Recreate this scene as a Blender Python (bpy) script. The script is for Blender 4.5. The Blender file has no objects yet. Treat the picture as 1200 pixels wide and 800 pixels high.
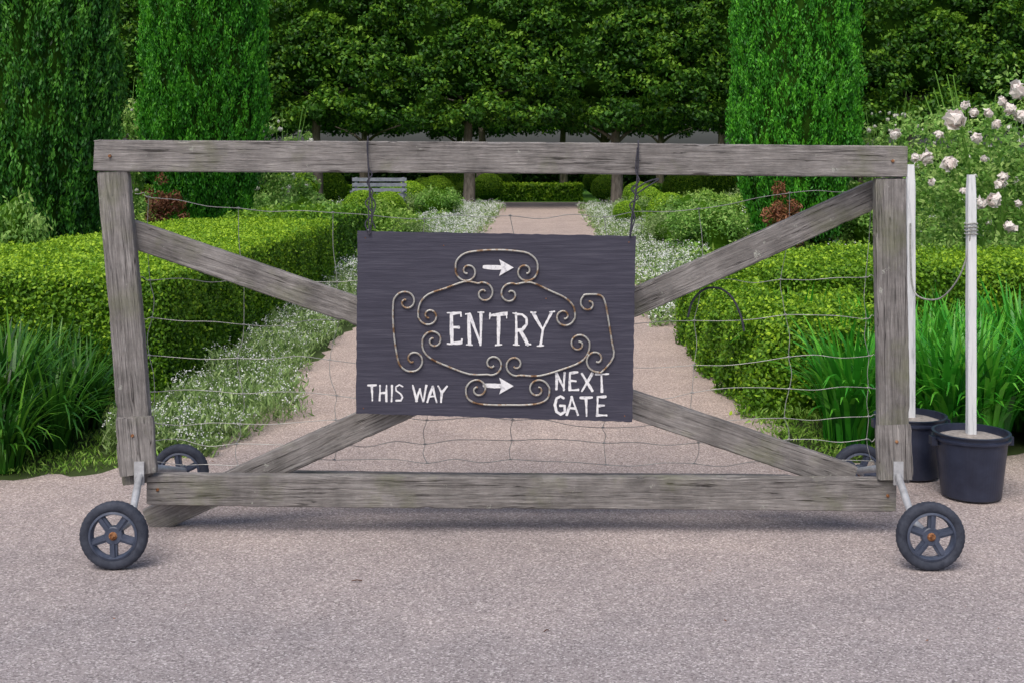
import bpy, math, random
import numpy as np
from mathutils import Vector, Matrix
rng=np.random.default_rng(7); random.seed(7)
S=bpy.context.scene
COL=S.collection
F=1400.0; H=1.4; HY=185.0
def at(u,v,Y):
    # survey conversion: drawing units of the vertical plane at distance Y -> metres
    return Vector(((u-600)*Y/F, Y, H-(v-HY)*Y/F))
def gx(u,v):
    Y=F*H/(v-HY); return ((u-600)*Y/F, Y)

# ---------------------------------------------------------------- materials
def new_mat(name):
    m=bpy.data.materials.new(name); m.use_nodes=True
    nt=m.node_tree; b=nt.nodes['Principled BSDF']; return m,nt,b
def N(nt,t,**kw):
    n=nt.nodes.new(t)
    for k,v in kw.items(): setattr(n,k,v)
    return n
def ramp(nt,stops,fac):
    r=nt.nodes.new('ShaderNodeValToRGB')
    e=r.color_ramp.elements
    while len(e)<len(stops): e.new(0.5)
    for i,(p,c) in enumerate(stops):
        e[i].position=p; e[i].color=(*c,1)
    nt.links.new(fac,r.inputs['Fac']); return r
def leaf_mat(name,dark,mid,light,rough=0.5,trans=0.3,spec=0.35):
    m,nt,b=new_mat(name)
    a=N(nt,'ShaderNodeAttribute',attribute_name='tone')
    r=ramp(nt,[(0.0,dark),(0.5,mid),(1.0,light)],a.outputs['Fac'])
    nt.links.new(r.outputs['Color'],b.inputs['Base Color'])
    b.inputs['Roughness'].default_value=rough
    b.inputs['Specular IOR Level'].default_value=spec
    t=N(nt,'ShaderNodeBsdfTranslucent')
    nt.links.new(r.outputs['Color'],t.inputs['Color'])
    mx=N(nt,'ShaderNodeMixShader'); mx.inputs[0].default_value=trans
    nt.links.new(b.outputs[0],mx.inputs[1]); nt.links.new(t.outputs[0],mx.inputs[2])
    out=nt.nodes['Material Output']; nt.links.new(mx.outputs[0],out.inputs['Surface'])
    return m
def noise_mat(name,stops,scale=(1,1,1),nscale=5,detail=6,rough=0.8,bump=0.0,metal=0,spec=0.3,coord='Object'):
    m,nt,b=new_mat(name)
    tc=N(nt,'ShaderNodeTexCoord'); mp=N(nt,'ShaderNodeMapping'); mp.inputs['Scale'].default_value=scale
    nt.links.new(tc.outputs[coord],mp.inputs['Vector'])
    n=N(nt,'ShaderNodeTexNoise'); n.inputs['Scale'].default_value=nscale; n.inputs['Detail'].default_value=detail
    n.inputs['Roughness'].default_value=0.65
    nt.links.new(mp.outputs[0],n.inputs['Vector'])
    r=ramp(nt,stops,n.outputs['Fac']); nt.links.new(r.outputs['Color'],b.inputs['Base Color'])
    b.inputs['Roughness'].default_value=rough; b.inputs['Metallic'].default_value=metal
    b.inputs['Specular IOR Level'].default_value=spec
    if bump:
        bp=N(nt,'ShaderNodeBump'); bp.inputs['Strength'].default_value=bump; bp.inputs['Distance'].default_value=0.01
        nt.links.new(n.outputs['Fac'],bp.inputs['Height']); nt.links.new(bp.outputs[0],b.inputs['Normal'])
    return m

def wood_material():
    m,nt,b=new_mat('weathered_timber')
    L=nt.links.new
    tc=N(nt,'ShaderNodeTexCoord'); oi=N(nt,'ShaderNodeObjectInfo')
    add=N(nt,'ShaderNodeVectorMath',operation='ADD')
    mul=N(nt,'ShaderNodeMath',operation='MULTIPLY'); mul.inputs[1].default_value=17.0
    L(oi.outputs['Random'],mul.inputs[0]); L(tc.outputs['Object'],add.inputs[0]); L(mul.outputs[0],add.inputs[1])
    def tex(scale,ns,det,rg,dist=0.0):
        mp=N(nt,'ShaderNodeMapping'); mp.inputs['Scale'].default_value=scale; L(add.outputs[0],mp.inputs['Vector'])
        n=N(nt,'ShaderNodeTexNoise'); n.inputs['Scale'].default_value=ns; n.inputs['Detail'].default_value=det; n.inputs['Roughness'].default_value=rg; n.inputs['Distortion'].default_value=dist
        L(mp.outputs[0],n.inputs['Vector']); return n
    n1=tex((4.5,70,85),1.6,10,0.78,0.6)
    r1=ramp(nt,[(0.30,(0.085,0.080,0.079)),(0.42,(0.205,0.195,0.188)),(0.55,(0.31,0.298,0.288)),(0.72,(0.49,0.475,0.46))],n1.outputs['Fac'])
    n2=tex((1,1,1),6,7,0.65)
    r2=ramp(nt,[(0.32,(0.55,0.54,0.54)),(0.66,(1.12,1.1,1.1))],n2.outputs['Fac'])
    mx=N(nt,'ShaderNodeMix',data_type='RGBA',blend_type='MULTIPLY'); mx.inputs['Factor'].default_value=1
    L(r1.outputs['Color'],mx.inputs['A']); L(r2.outputs['Color'],mx.inputs['B'])
    nc=tex((0.9,30,38),1.3,3,0.5,0.3)
    rc=ramp(nt,[(0.487,(1,1,1)),(0.5,(0.10,0.09,0.09)),(0.513,(1,1,1))],nc.outputs['Fac'])
    nb=tex((2.5,9,9),1.5,2,0.5); rb=ramp(nt,[(0.48,(0,0,0)),(0.55,(1,1,1))],nb.outputs['Fac'])
    mc=N(nt,'ShaderNodeMix',data_type='RGBA',blend_type='MULTIPLY'); L(rb.outputs['Color'],mc.inputs['Factor'])
    L(mx.outputs['Result'],mc.inputs['A']); L(rc.outputs['Color'],mc.inputs['B'])
    n3=tex((1,1,1),15,6,0.78)
    r3=ramp(nt,[(0.63,(0,0,0)),(0.69,(.8,.8,.8))],n3.outputs['Fac'])
    mx2=N(nt,'ShaderNodeMix',data_type='RGBA'); L(r3.outputs['Color'],mx2.inputs['Factor'])
    L(mc.outputs['Result'],mx2.inputs['A']); mx2.inputs['B'].default_value=(0.50,0.52,0.46,1)
    n4=tex((1,1,1),3.1,6,0.65)
    r4=ramp(nt,[(0.53,(0,0,0)),(0.68,(0.5,0.5,0.5))],n4.outputs['Fac'])
    mx3=N(nt,'ShaderNodeMix',data_type='RGBA'); L(r4.outputs['Color'],mx3.inputs['Factor'])
    L(mx2.outputs['Result'],mx3.inputs['A']); mx3.inputs['B'].default_value=(0.17,0.185,0.095,1)
    L(mx3.outputs['Result'],b.inputs['Base Color'])
    b.inputs['Roughness'].default_value=0.9; b.inputs['Specular IOR Level'].default_value=0.2
    hm=N(nt,'ShaderNodeMath',operation='MULTIPLY'); L(n1.outputs['Fac'],hm.inputs[0]); L(rc.outputs['Color'],hm.inputs[1])
    bp=N(nt,'ShaderNodeBump'); bp.inputs['Strength'].default_value=0.9; bp.inputs['Distance'].default_value=0.007
    L(hm.outputs[0],bp.inputs['Height']); L(bp.outputs[0],b.inputs['Normal'])
    return m
WOOD=wood_material()

def gravel_material():
    m,nt,b=new_mat('fine_gravel'); L=nt.links.new
    tc=N(nt,'ShaderNodeTexCoord'); V=tc.outputs['Object']
    vo=N(nt,'ShaderNodeTexVoronoi'); vo.inputs['Scale'].default_value=190; L(V,vo.inputs['Vector'])
    sx=N(nt,'ShaderNodeSeparateColor'); L(vo.outputs['Color'],sx.inputs[0])
    r1=ramp(nt,[(0.0,(0.20,0.176,0.172)),(0.25,(0.32,0.285,0.275)),(0.8,(0.42,0.378,0.362)),(1.0,(0.66,0.61,0.59))],sx.outputs[0])
    n1=N(nt,'ShaderNodeTexNoise'); n1.inputs['Scale'].default_value=1.3; n1.inputs['Detail'].default_value=12; n1.inputs['Roughness'].default_value=0.74; L(V,n1.inputs['Vector'])
    r2=ramp(nt,[(0.3,(0.80,0.80,0.81)),(0.7,(1.13,1.12,1.11))],n1.outputs['Fac'])
    mx=N(nt,'ShaderNodeMix',data_type='RGBA',blend_type='MULTIPLY'); mx.inputs['Factor'].default_value=1
    L(r1.outputs['Color'],mx.inputs['A']); L(r2.outputs['Color'],mx.inputs['B'])
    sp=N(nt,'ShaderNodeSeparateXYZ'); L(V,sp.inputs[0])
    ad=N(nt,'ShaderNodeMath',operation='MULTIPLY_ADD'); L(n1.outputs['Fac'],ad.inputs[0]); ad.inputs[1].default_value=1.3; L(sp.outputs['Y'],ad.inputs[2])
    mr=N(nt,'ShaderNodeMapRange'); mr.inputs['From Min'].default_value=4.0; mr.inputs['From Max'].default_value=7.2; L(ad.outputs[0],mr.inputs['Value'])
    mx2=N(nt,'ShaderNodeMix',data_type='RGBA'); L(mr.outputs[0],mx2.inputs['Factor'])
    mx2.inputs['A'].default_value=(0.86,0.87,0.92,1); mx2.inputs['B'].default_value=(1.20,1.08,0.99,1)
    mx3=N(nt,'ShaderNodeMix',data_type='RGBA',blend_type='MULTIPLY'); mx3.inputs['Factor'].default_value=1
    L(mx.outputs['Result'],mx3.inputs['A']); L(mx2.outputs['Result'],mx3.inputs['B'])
    L(mx3.outputs['Result'],b.inputs['Base Color'])
    n5=N(nt,'ShaderNodeTexNoise'); n5.inputs['Scale'].default_value=38; n5.inputs['Detail'].default_value=6; L(V,n5.inputs['Vector'])
    hh=N(nt,'ShaderNodeMath',operation='MULTIPLY_ADD'); L(vo.outputs['Distance'],hh.inputs[0]); hh.inputs[1].default_value=.5; L(n5.outputs['Fac'],hh.inputs[2])
    bp=N(nt,'ShaderNodeBump'); bp.inputs['Strength'].default_value=0.6; bp.inputs['Distance'].default_value=0.006
    L(hh.outputs[0],bp.inputs['Height']); L(bp.outputs[0],b.inputs['Normal'])
    b.inputs['Roughness'].default_value=0.95; b.inputs['Specular IOR Level'].default_value=0.15
    return m
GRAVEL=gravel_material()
SOIL=noise_mat('garden_soil',[(0.3,(0.02,0.03,0.008)),(0.6,(0.05,0.08,0.018)),(0.8,(0.09,0.14,0.03))],nscale=1.2,bump=0.3,rough=1)
LAWN=noise_mat('lawn',[(0.3,(0.06,0.17,0.012)),(0.7,(0.12,0.30,0.02))],nscale=3,rough=1)
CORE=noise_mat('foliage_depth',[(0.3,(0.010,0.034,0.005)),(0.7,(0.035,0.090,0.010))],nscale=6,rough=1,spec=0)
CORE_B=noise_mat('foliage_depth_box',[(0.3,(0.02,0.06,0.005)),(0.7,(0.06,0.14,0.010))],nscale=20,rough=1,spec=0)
BARK=noise_mat('bark',[(0.3,(0.07,0.06,0.05)),(0.7,(0.24,0.21,0.18))],scale=(1,1,0.3),nscale=14,bump=0.6,rough=0.95)
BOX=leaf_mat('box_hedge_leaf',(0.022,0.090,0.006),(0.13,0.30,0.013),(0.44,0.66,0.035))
BOXD=leaf_mat('box_hedge_leaf_shaded',(0.014,0.070,0.006),(0.085,0.23,0.012),(0.28,0.48,0.03))
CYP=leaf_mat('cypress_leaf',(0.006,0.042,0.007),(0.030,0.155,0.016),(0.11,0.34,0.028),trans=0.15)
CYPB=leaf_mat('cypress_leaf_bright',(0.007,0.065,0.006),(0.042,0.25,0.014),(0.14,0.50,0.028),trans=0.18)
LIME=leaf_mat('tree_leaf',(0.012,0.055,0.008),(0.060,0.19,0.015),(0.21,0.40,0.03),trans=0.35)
HERB=leaf_mat('perennial_leaf',(0.06,0.15,0.015),(0.20,0.40,0.045),(0.46,0.64,0.14))
ROSEL=leaf_mat('rose_leaf',(0.05,0.15,0.025),(0.18,0.39,0.06),(0.42,0.60,0.17))
STRAPL=leaf_mat('strap_leaf_dark',(0.010,0.050,0.010),(0.036,0.15,0.014),(0.14,0.34,0.03),rough=0.3)
STRAPR=leaf_mat('strap_leaf_bright',(0.012,0.10,0.012),(0.050,0.32,0.022),(0.19,0.56,0.05),rough=0.3)
ALYL=leaf_mat('alyssum_leaf',(0.07,0.15,0.035),(0.22,0.35,0.10),(0.44,0.56,0.26))
ALYW=leaf_mat('alyssum_flower',(0.55,0.60,0.58),(0.74,0.77,0.75),(0.85,0.86,0.84),trans=0.2,rough=0.7)
PINK=leaf_mat('rose_petal',(0.76,0.62,0.60),(0.86,0.79,0.76),(0.90,0.88,0.84),trans=0.25,rough=0.6)
WHITEP=leaf_mat('white_rose_petal',(0.60,0.60,0.50),(0.80,0.80,0.72),(0.86,0.86,0.82),trans=0.25,rough=0.6)
DEAD=leaf_mat('dead_foliage',(0.07,0.03,0.015),(0.20,0.075,0.035),(0.34,0.16,0.08),trans=0.1)
BOARD=noise_mat('painted_board',[(0.25,(0.034,0.034,0.052)),(0.5,(0.050,0.049,0.073)),(0.68,(0.074,0.073,0.100)),(0.88,(0.17,0.165,0.19))],scale=(1.3,8,22),nscale=4,detail=9,rough=0.62,bump=0.3)
PAINT=noise_mat('white_sign_paint',[(0.32,(0.36,0.36,0.40)),(0.46,(0.72,0.72,0.75)),(0.7,(0.86,0.86,0.87))],nscale=60,rough=0.6)
IRON=noise_mat('rusty_wrought_iron',[(0.34,(0.12,0.06,0.03)),(0.43,(0.26,0.17,0.10)),(0.52,(0.44,0.44,0.42)),(0.62,(0.34,0.33,0.30)),(0.72,(0.28,0.12,0.05))],nscale=26,rough=0.5,metal=0.3,bump=0.2)
GALV=noise_mat('galvanised_steel',[(0.3,(0.36,0.37,0.39)),(0.7,(0.62,0.63,0.65))],nscale=30,rough=0.5,metal=0.4)
WIREM=noise_mat('fence_wire',[(0.3,(0.26,0.26,0.25)),(0.7,(0.50,0.50,0.48))],nscale=20,rough=0.5,metal=0.3)
TYRE=noise_mat('tyre_rubber',[(0.3,(0.020,0.024,0.038)),(0.7,(0.058,0.066,0.090))],nscale=30,rough=0.8)
RIM=noise_mat('grey_plastic_rim',[(0.3,(0.030,0.042,0.072)),(0.7,(0.080,0.096,0.145))],nscale=25,rough=0.45,spec=0.5)
RUST=noise_mat('rusty_hub',[(0.35,(0.07,0.03,0.015)),(0.5,(0.24,0.10,0.04)),(0.7,(0.42,0.27,0.16))],nscale=90,rough=0.9)
ROPEM=noise_mat('dark_cord',[(0.3,(0.02,0.02,0.03)),(0.7,(0.07,0.07,0.09))],nscale=120,rough=0.9)
ROPEG=noise_mat('grey_rope',[(0.3,(0.20,0.21,0.20)),(0.7,(0.45,0.45,0.42))],nscale=90,rough=0.9)
BUCKET=noise_mat('bucket_plastic',[(0.3,(0.010,0.014,0.032)),(0.7,(0.030,0.038,0.070))],nscale=9,rough=0.42,spec=0.5)
CONC=noise_mat('concrete_fill',[(0.3,(0.20,0.18,0.16)),(0.7,(0.42,0.38,0.35))],nscale=50,rough=0.95,bump=0.5)
WHITEW=noise_mat('white_painted_stake',[(0.30,(0.38,0.40,0.42)),(0.45,(0.66,0.68,0.70)),(0.8,(0.80,0.81,0.82))],scale=(10,10,1),nscale=6,rough=0.7)
BENCHM=noise_mat('bench_timber',[(0.3,(0.13,0.15,0.18)),(0.7,(0.26,0.28,0.32))],nscale=10,rough=0.8)
PEB=noise_mat('pebble',[(0.25,(0.15,0.135,0.13)),(0.5,(0.36,0.32,0.31)),(0.8,(0.62,0.58,0.56))],nscale=7,detail=2,rough=0.9)

# ---------------------------------------------------------------- geometry helpers
def nrm(a): return a/np.maximum(np.linalg.norm(a,axis=-1,keepdims=True),1e-9)
class Geo:
    def __init__(s): s.V=[];s.F=[];s.M=[];s.T=[];s.n=0
    def add(s,V,Fc,m=0,t=0.5):
        V=np.asarray(V,dtype=np.float32).reshape(-1,3); Fc=np.asarray(Fc,dtype=np.int32).reshape(-1,4)
        s.V.append(V); s.F.append(Fc+s.n); s.M.append(np.full(len(Fc),m,dtype=np.int32))
        t=np.asarray(t,dtype=np.float32); s.T.append(np.full(len(V),t,dtype=np.float32) if t.ndim==0 else t)
        s.n+=len(V)
    def build(s,name,mats,smooth=False,origin=None):
        V=np.concatenate(s.V); Fc=np.concatenate(s.F); M=np.concatenate(s.M); T=np.clip(np.concatenate(s.T),0,1)
        if origin is not None: V=V-np.array(origin,dtype=np.float32)
        me=bpy.data.meshes.new(name)
        me.vertices.add(len(V)); me.vertices.foreach_set('co',V.ravel())
        me.loops.add(Fc.size); me.loops.foreach_set('vertex_index',Fc.ravel())
        me.polygons.add(len(Fc)); me.polygons.foreach_set('loop_start',np.arange(len(Fc),dtype=np.int32)*4)
        me.polygons.foreach_set('material_index',M)
        me.polygons.foreach_set('use_smooth',np.full(len(Fc),smooth))
        me.update(calc_edges=True)
        a=me.attributes.new('tone','FLOAT','POINT'); a.data.foreach_set('value',T)
        for m in mats: me.materials.append(m)
        o=bpy.data.objects.new(name,me); COL.objects.link(o)
        if origin is not None: o.location=origin
        return o
def leaves(g,P,Nn,L,W,jit=0.7,up=0.0,m=0,tone=0.5,tj=0.2):
    n=len(P)
    nn=nrm(Nn+jit*rng.normal(size=(n,3)))
    d=np.cross(nn,rng.normal(size=(n,3))); d=nrm(d)
    if up: d=nrm(d+np.array([0,0,up])); 
    sd=nrm(np.cross(nn,d)); s=rng.uniform(0.6,1.35,size=(n,1))
    l=L*s*0.5; w=W*s*0.5
    V=np.stack([P-d*l,P+sd*w-nn*w*0.3,P+d*l,P-sd*w-nn*w*0.3],axis=1).reshape(-1,3)
    Fc=np.arange(n*4).reshape(n,4)
    t=np.broadcast_to(np.asarray(tone,dtype=np.float64),(n,))+rng.normal(size=n)*tj
    g.add(V,Fc,m,np.repeat(t,4))
def lump(P,s=1.0,seed=0.0):
    x,y,z=P[:,0]*s+seed,P[:,1]*s+seed*1.7,P[:,2]*s+seed*0.6
    return (np.sin(x*2.1+1.3*np.sin(y*1.7))*np.sin(y*2.3+z*1.1)+0.6*np.sin(z*4.1+x*3.0)*np.sin(y*4.7+1.0)+0.35*np.sin(x*9.1+z*3)*np.sin(y*8.3+z*7.7))/1.6
def grid_faces(nu,nv,wrap=False):
    Fc=[]
    for i in range(nu-1):
        for j in range(nv if wrap else nv-1):
            j2=(j+1)%nv
            Fc.append((i*nv+j,i*nv+j2,(i+1)*nv+j2,(i+1)*nv+j))
    return np.array(Fc)
def tube(g,pts,r,sides=6,m=0,t=0.5):
    P=np.array([list(p) for p in pts],dtype=float); n=len(P)
    R=np.broadcast_to(np.asarray(r,dtype=float),(n,))
    T=nrm(np.gradient(P,axis=0))
    a=np.array([0,1.0,0]) if abs(T[0][1])<0.9 else np.array([1.0,0,0])
    u=nrm(np.cross(T[0],a)); rings=[]
    for i in range(n):
        u=nrm(u-T[i]*np.dot(u,T[i])); w=np.cross(T[i],u)
        ang=np.arange(sides)*2*math.pi/sides
        rings.append(P[i]+R[i]*(np.cos(ang)[:,None]*u+np.sin(ang)[:,None]*w))
    rings=[P[0]+(rings[0]-P[0])*0.01]+rings+[P[-1]+(rings[-1]-P[-1])*0.01]
    V=np.concatenate(rings); g.add(V,grid_faces(n+2,sides,True)[:,::-1],m,t)
def smooth_path(pts,k=6):
    P=[np.array(p,dtype=float) for p in pts]; P=[2*P[0]-P[1]]+P+[2*P[-1]-P[-2]]; out=[]
    for i in range(1,len(P)-2):
        for j in range(k):
            t=j/k
            out.append(0.5*((2*P[i])+(-P[i-1]+P[i+1])*t+(2*P[i-1]-5*P[i]+4*P[i+1]-P[i+2])*t*t+(-P[i-1]+3*P[i]-3*P[i+1]+P[i+2])*t**3))
    out.append(P[-2]); return out
def lathe(g,prof,axis='Z',n=32,m=0,c=(0,0,0),mod=None):
    V=[]
    for k,(r,h) in enumerate(prof):
        for j in range(n):
            a=2*math.pi*j/n; rr=r+(mod(k,j) if mod else 0)
            if axis=='Z': V.append((c[0]+rr*math.cos(a),c[1]+rr*math.sin(a),c[2]+h))
            else: V.append((c[0]+rr*math.cos(a),c[1]+h,c[2]+rr*math.sin(a)))
    g.add(V,grid_faces(len(prof),n,True),m)
def boxg(g,lo,hi,m=0):
    x0,y0,z0=lo;x1,y1,z1=hi
    V=[(x0,y0,z0),(x1,y0,z0),(x1,y1,z0),(x0,y1,z0),(x0,y0,z1),(x1,y0,z1),(x1,y1,z1),(x0,y1,z1)]
    g.add(V,[(0,3,2,1),(4,5,6,7),(0,1,5,4),(1,2,6,5),(2,3,7,6),(3,0,4,7)],m)
def empty(name,loc):
    o=bpy.data.objects.new(name,None); o.location=loc; o.empty_display_size=0.2; COL.objects.link(o); return o
def par(c,p):
    c.parent=p
    c.matrix_parent_inverse=Matrix.Translation(-Vector(p.location))
    return c
def tag(o,label,cat,group=None,kind=None):
    o['label']=label; o['category']=cat
    if group: o['group']=group
    if kind: o['kind']=kind
    return o
def clone(o,loc,rotz=0,scale=1,label=None):
    c=o.copy(); COL.objects.link(c); c.location=loc; c.rotation_euler=(0,0,rotz)
    c.scale=(scale,)*3 if not isinstance(scale,tuple) else scale
    if label: c['label']=label
    for ch in o.children:
        k=ch.copy(); COL.objects.link(k); k.parent=c
        k.matrix_parent_inverse=ch.matrix_parent_inverse.copy()
    return c

# ---------------------------------------------------------------- ground
g=Geo(); g.add([(-300,-40,0),(300,-40,0),(300,600,0),(-300,600,0)],[(0,1,2,3)])
o=g.build('ground',[SOIL]); o['kind']='structure'
g=Geo(); g.add([(-60,35.5,.004),(60,35.5,.004),(60,53,.004),(-60,53,.004)],[(0,1,2,3)])
o=g.build('lawn',[LAWN]); o['kind']='structure'
def strip(name,ys,xl,xr,z,mat,jl=0.05):
    V=[];nv=14
    for y,a,b in zip(ys,xl,xr):
        a+=random.uniform(-jl,jl); b+=random.uniform(-jl,jl)
        for j in range(nv): V.append((a+(b-a)*j/(nv-1),y,z))
    g=Geo(); g.add(V,grid_faces(len(ys),nv)[:,::-1]); o=g.build(name,[mat]); o['kind']='structure'; return o
def front_edge(x):
    y=5.46+0.07*math.sin(x*3)+0.04*math.sin(x*11)
    if x<-1.5: y-=min(.38,(-1.5-x)*.45)
    if x>1.3: y+=.12
    return y
V=[];xs=np.linspace(-14,14,500)
for j in range(2):
    for x in xs: V.append((x,-6 if j==0 else front_edge(x)+random.uniform(-.05,.05),0.004))
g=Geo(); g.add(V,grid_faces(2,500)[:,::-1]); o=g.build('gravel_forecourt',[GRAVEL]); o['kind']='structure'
ys=np.concatenate([np.arange(5.2,14,0.12),np.arange(14,38,0.6)])
def pc(y): return 0.03*(y-6)-0.05
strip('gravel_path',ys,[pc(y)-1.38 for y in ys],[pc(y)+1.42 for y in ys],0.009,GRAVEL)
g=Geo(); n=2600
px=rng.uniform(-3.2,3.2,n); py=rng.uniform(2.6,9.0,n)
r=rng.uniform(0.0012,0.0032,n)*np.where(rng.random(n)<0.02,2.0,1)
oc=np.array([(1,0,0),(0,1,0),(-1,0,0),(0,-1,0),(0,0,.7),(0,0,-.5)])
ca=rng.uniform(0,6.28,n)
Vv=[]
for k in range(6):
    x,y,z=oc[k]; Vv.append(np.stack([px+r*(x*np.cos(ca)-y*np.sin(ca))*rng.uniform(.8,1.5,n),py+r*(x*np.sin(ca)+y*np.cos(ca)),0.010+r*z],1))
Vv=np.stack(Vv,1).reshape(-1,3); base=(np.arange(n)*6)[:,None]
Fc=np.concatenate([base+np.array([[0,1,4,3]]),base+np.array([[1,2,3,4]])])
g.add(Vv,Fc); o=g.build('loose_stones',[PEB]); tag(o,'scattered small loose stones on the gravel','gravel',kind='stuff')

# ---------------------------------------------------------------- hedges
def hedge(name,x0,x1,y0,y1,h,dens,leaf,label,rr=0.08,amp=0.025,mats=(BOX,CORE_B),tb=0.42,skew=0.0,seed=0.0,faces=('T','F','L','R','B'),topt=0.22):
    lo=np.array([x0,y0,-0.2]); hi=np.array([x1,y1,h]); g=Geo()
    def shape(P,off=0.0,am=amp):
        q=np.clip(P,lo+rr,hi-rr); d=P-q; nn=nrm(d); P2=q+nn*rr
        P2=P2+nn*(am*lump(P2,2.2,seed)[:,None]+off)
        P2[:,0]+=skew*(P2[:,1]-y0)
        return P2,nn
    def face(a,b,c,nu,nv):
        u=np.linspace(0,1,nu);v=np.linspace(0,1,nv); U,Vv=np.meshgrid(u,v,indexing='ij')
        P=a+U.reshape(-1,1)*(b-a)+Vv.reshape(-1,1)*(c-a)
        return P,grid_faces(nu,nv)
    X=np.array([x1-x0,0,0]);Y=np.array([0,y1-y0,0]);Z=np.array([0,0,h+0.2])
    fs={'T':(lo+Z,X,Y),'F':(lo,X,Z),'B':(lo+Y,X,Z),'L':(lo,Y,Z),'R':(lo+X,Y,Z)}
    for k,(a,e1,e2) in fs.items():
        nu=max(3,int(np.linalg.norm(e1)/0.12)); nv=max(3,int(np.linalg.norm(e2)/0.12))
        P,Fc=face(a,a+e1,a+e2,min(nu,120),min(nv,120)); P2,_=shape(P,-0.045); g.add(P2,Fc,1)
        if k in faces:
            n=int(dens*np.linalg.norm(e1)*np.linalg.norm(e2))
            P=a+rng.random((n,1))*e1+rng.random((n,1))*e2
            off=rng.normal(size=(n,1))*0.016-0.012
            sh=rng.random((n,1))<0.02; off=np.where(sh,rng.uniform(.01,.045,size=(n,1)),off)
            P2,nn=shape(P); P2=P2+nn*off
            keep=P2[:,2]>0.0; P2=P2[keep]; nn=nn[keep]; off=off[keep,0]
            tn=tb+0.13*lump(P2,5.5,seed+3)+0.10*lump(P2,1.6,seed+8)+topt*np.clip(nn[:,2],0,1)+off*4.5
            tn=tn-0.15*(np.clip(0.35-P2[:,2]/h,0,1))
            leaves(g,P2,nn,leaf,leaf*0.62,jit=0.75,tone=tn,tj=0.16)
    o=g.build(name,list(mats),origin=((x0+x1)/2,(y0+y1)/2,0))
    tag(o,label,'hedge'); return o
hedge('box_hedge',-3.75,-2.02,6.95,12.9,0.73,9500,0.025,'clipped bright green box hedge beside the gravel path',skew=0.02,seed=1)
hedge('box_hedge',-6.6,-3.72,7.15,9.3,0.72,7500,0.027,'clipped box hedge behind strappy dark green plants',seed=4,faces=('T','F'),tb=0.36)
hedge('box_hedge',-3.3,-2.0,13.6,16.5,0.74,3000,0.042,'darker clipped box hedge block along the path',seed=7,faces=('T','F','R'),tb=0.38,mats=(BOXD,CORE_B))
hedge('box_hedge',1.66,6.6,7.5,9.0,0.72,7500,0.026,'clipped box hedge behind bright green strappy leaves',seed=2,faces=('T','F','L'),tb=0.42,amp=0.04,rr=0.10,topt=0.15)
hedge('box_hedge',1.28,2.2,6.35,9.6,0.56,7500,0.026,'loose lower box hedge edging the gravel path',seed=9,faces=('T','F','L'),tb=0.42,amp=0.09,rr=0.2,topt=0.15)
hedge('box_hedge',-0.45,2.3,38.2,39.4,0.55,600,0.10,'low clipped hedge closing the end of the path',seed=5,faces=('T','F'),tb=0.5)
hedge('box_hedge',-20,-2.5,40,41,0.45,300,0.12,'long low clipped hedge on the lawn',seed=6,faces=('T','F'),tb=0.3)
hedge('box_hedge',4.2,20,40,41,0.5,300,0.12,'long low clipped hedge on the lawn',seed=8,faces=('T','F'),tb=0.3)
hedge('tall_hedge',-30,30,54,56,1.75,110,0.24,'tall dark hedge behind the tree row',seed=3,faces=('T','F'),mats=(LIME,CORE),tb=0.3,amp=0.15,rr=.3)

# ---------------------------------------------------------------- clumpy crowns
def sphere_pts(n):
    return nrm(rng.normal(size=(n,3)))
def crown(g,centres,radii,per,leaf,asp=0.55,m=0,tb=0.45,jit=0.8,up=0.0,tj=0.16,flat=1.0,cj=.10):
    C=np.repeat(centres,per,axis=0); R=np.repeat(radii,per)[:,None]
    tc=np.repeat(rng.normal(size=len(centres))*cj,per)
    d=sphere_pts(len(C)); rad=rng.uniform(0.55,1.05,size=(len(C),1))
    P=C+d*R*rad*np.array([1,1,flat])
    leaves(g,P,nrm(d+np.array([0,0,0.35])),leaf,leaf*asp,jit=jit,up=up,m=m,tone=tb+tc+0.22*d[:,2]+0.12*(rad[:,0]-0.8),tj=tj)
def blob(g,c,r,m=1,nu=12,nv=16,am=0.12,sd=0.0):
    V=[]
    for i in range(nu):
        th=math.pi*i/(nu-1)
        for j in range(nv):
            a=2*math.pi*j/nv; V.append((math.sin(th)*math.cos(a),math.sin(th)*math.sin(a),math.cos(th)))
    V=np.array(V); k=1+am*lump(V,1.7,sd)[:,None]
    g.add(V*k*np.array(r)+np.array(c),grid_faces(nu,nv,True),m)
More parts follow.
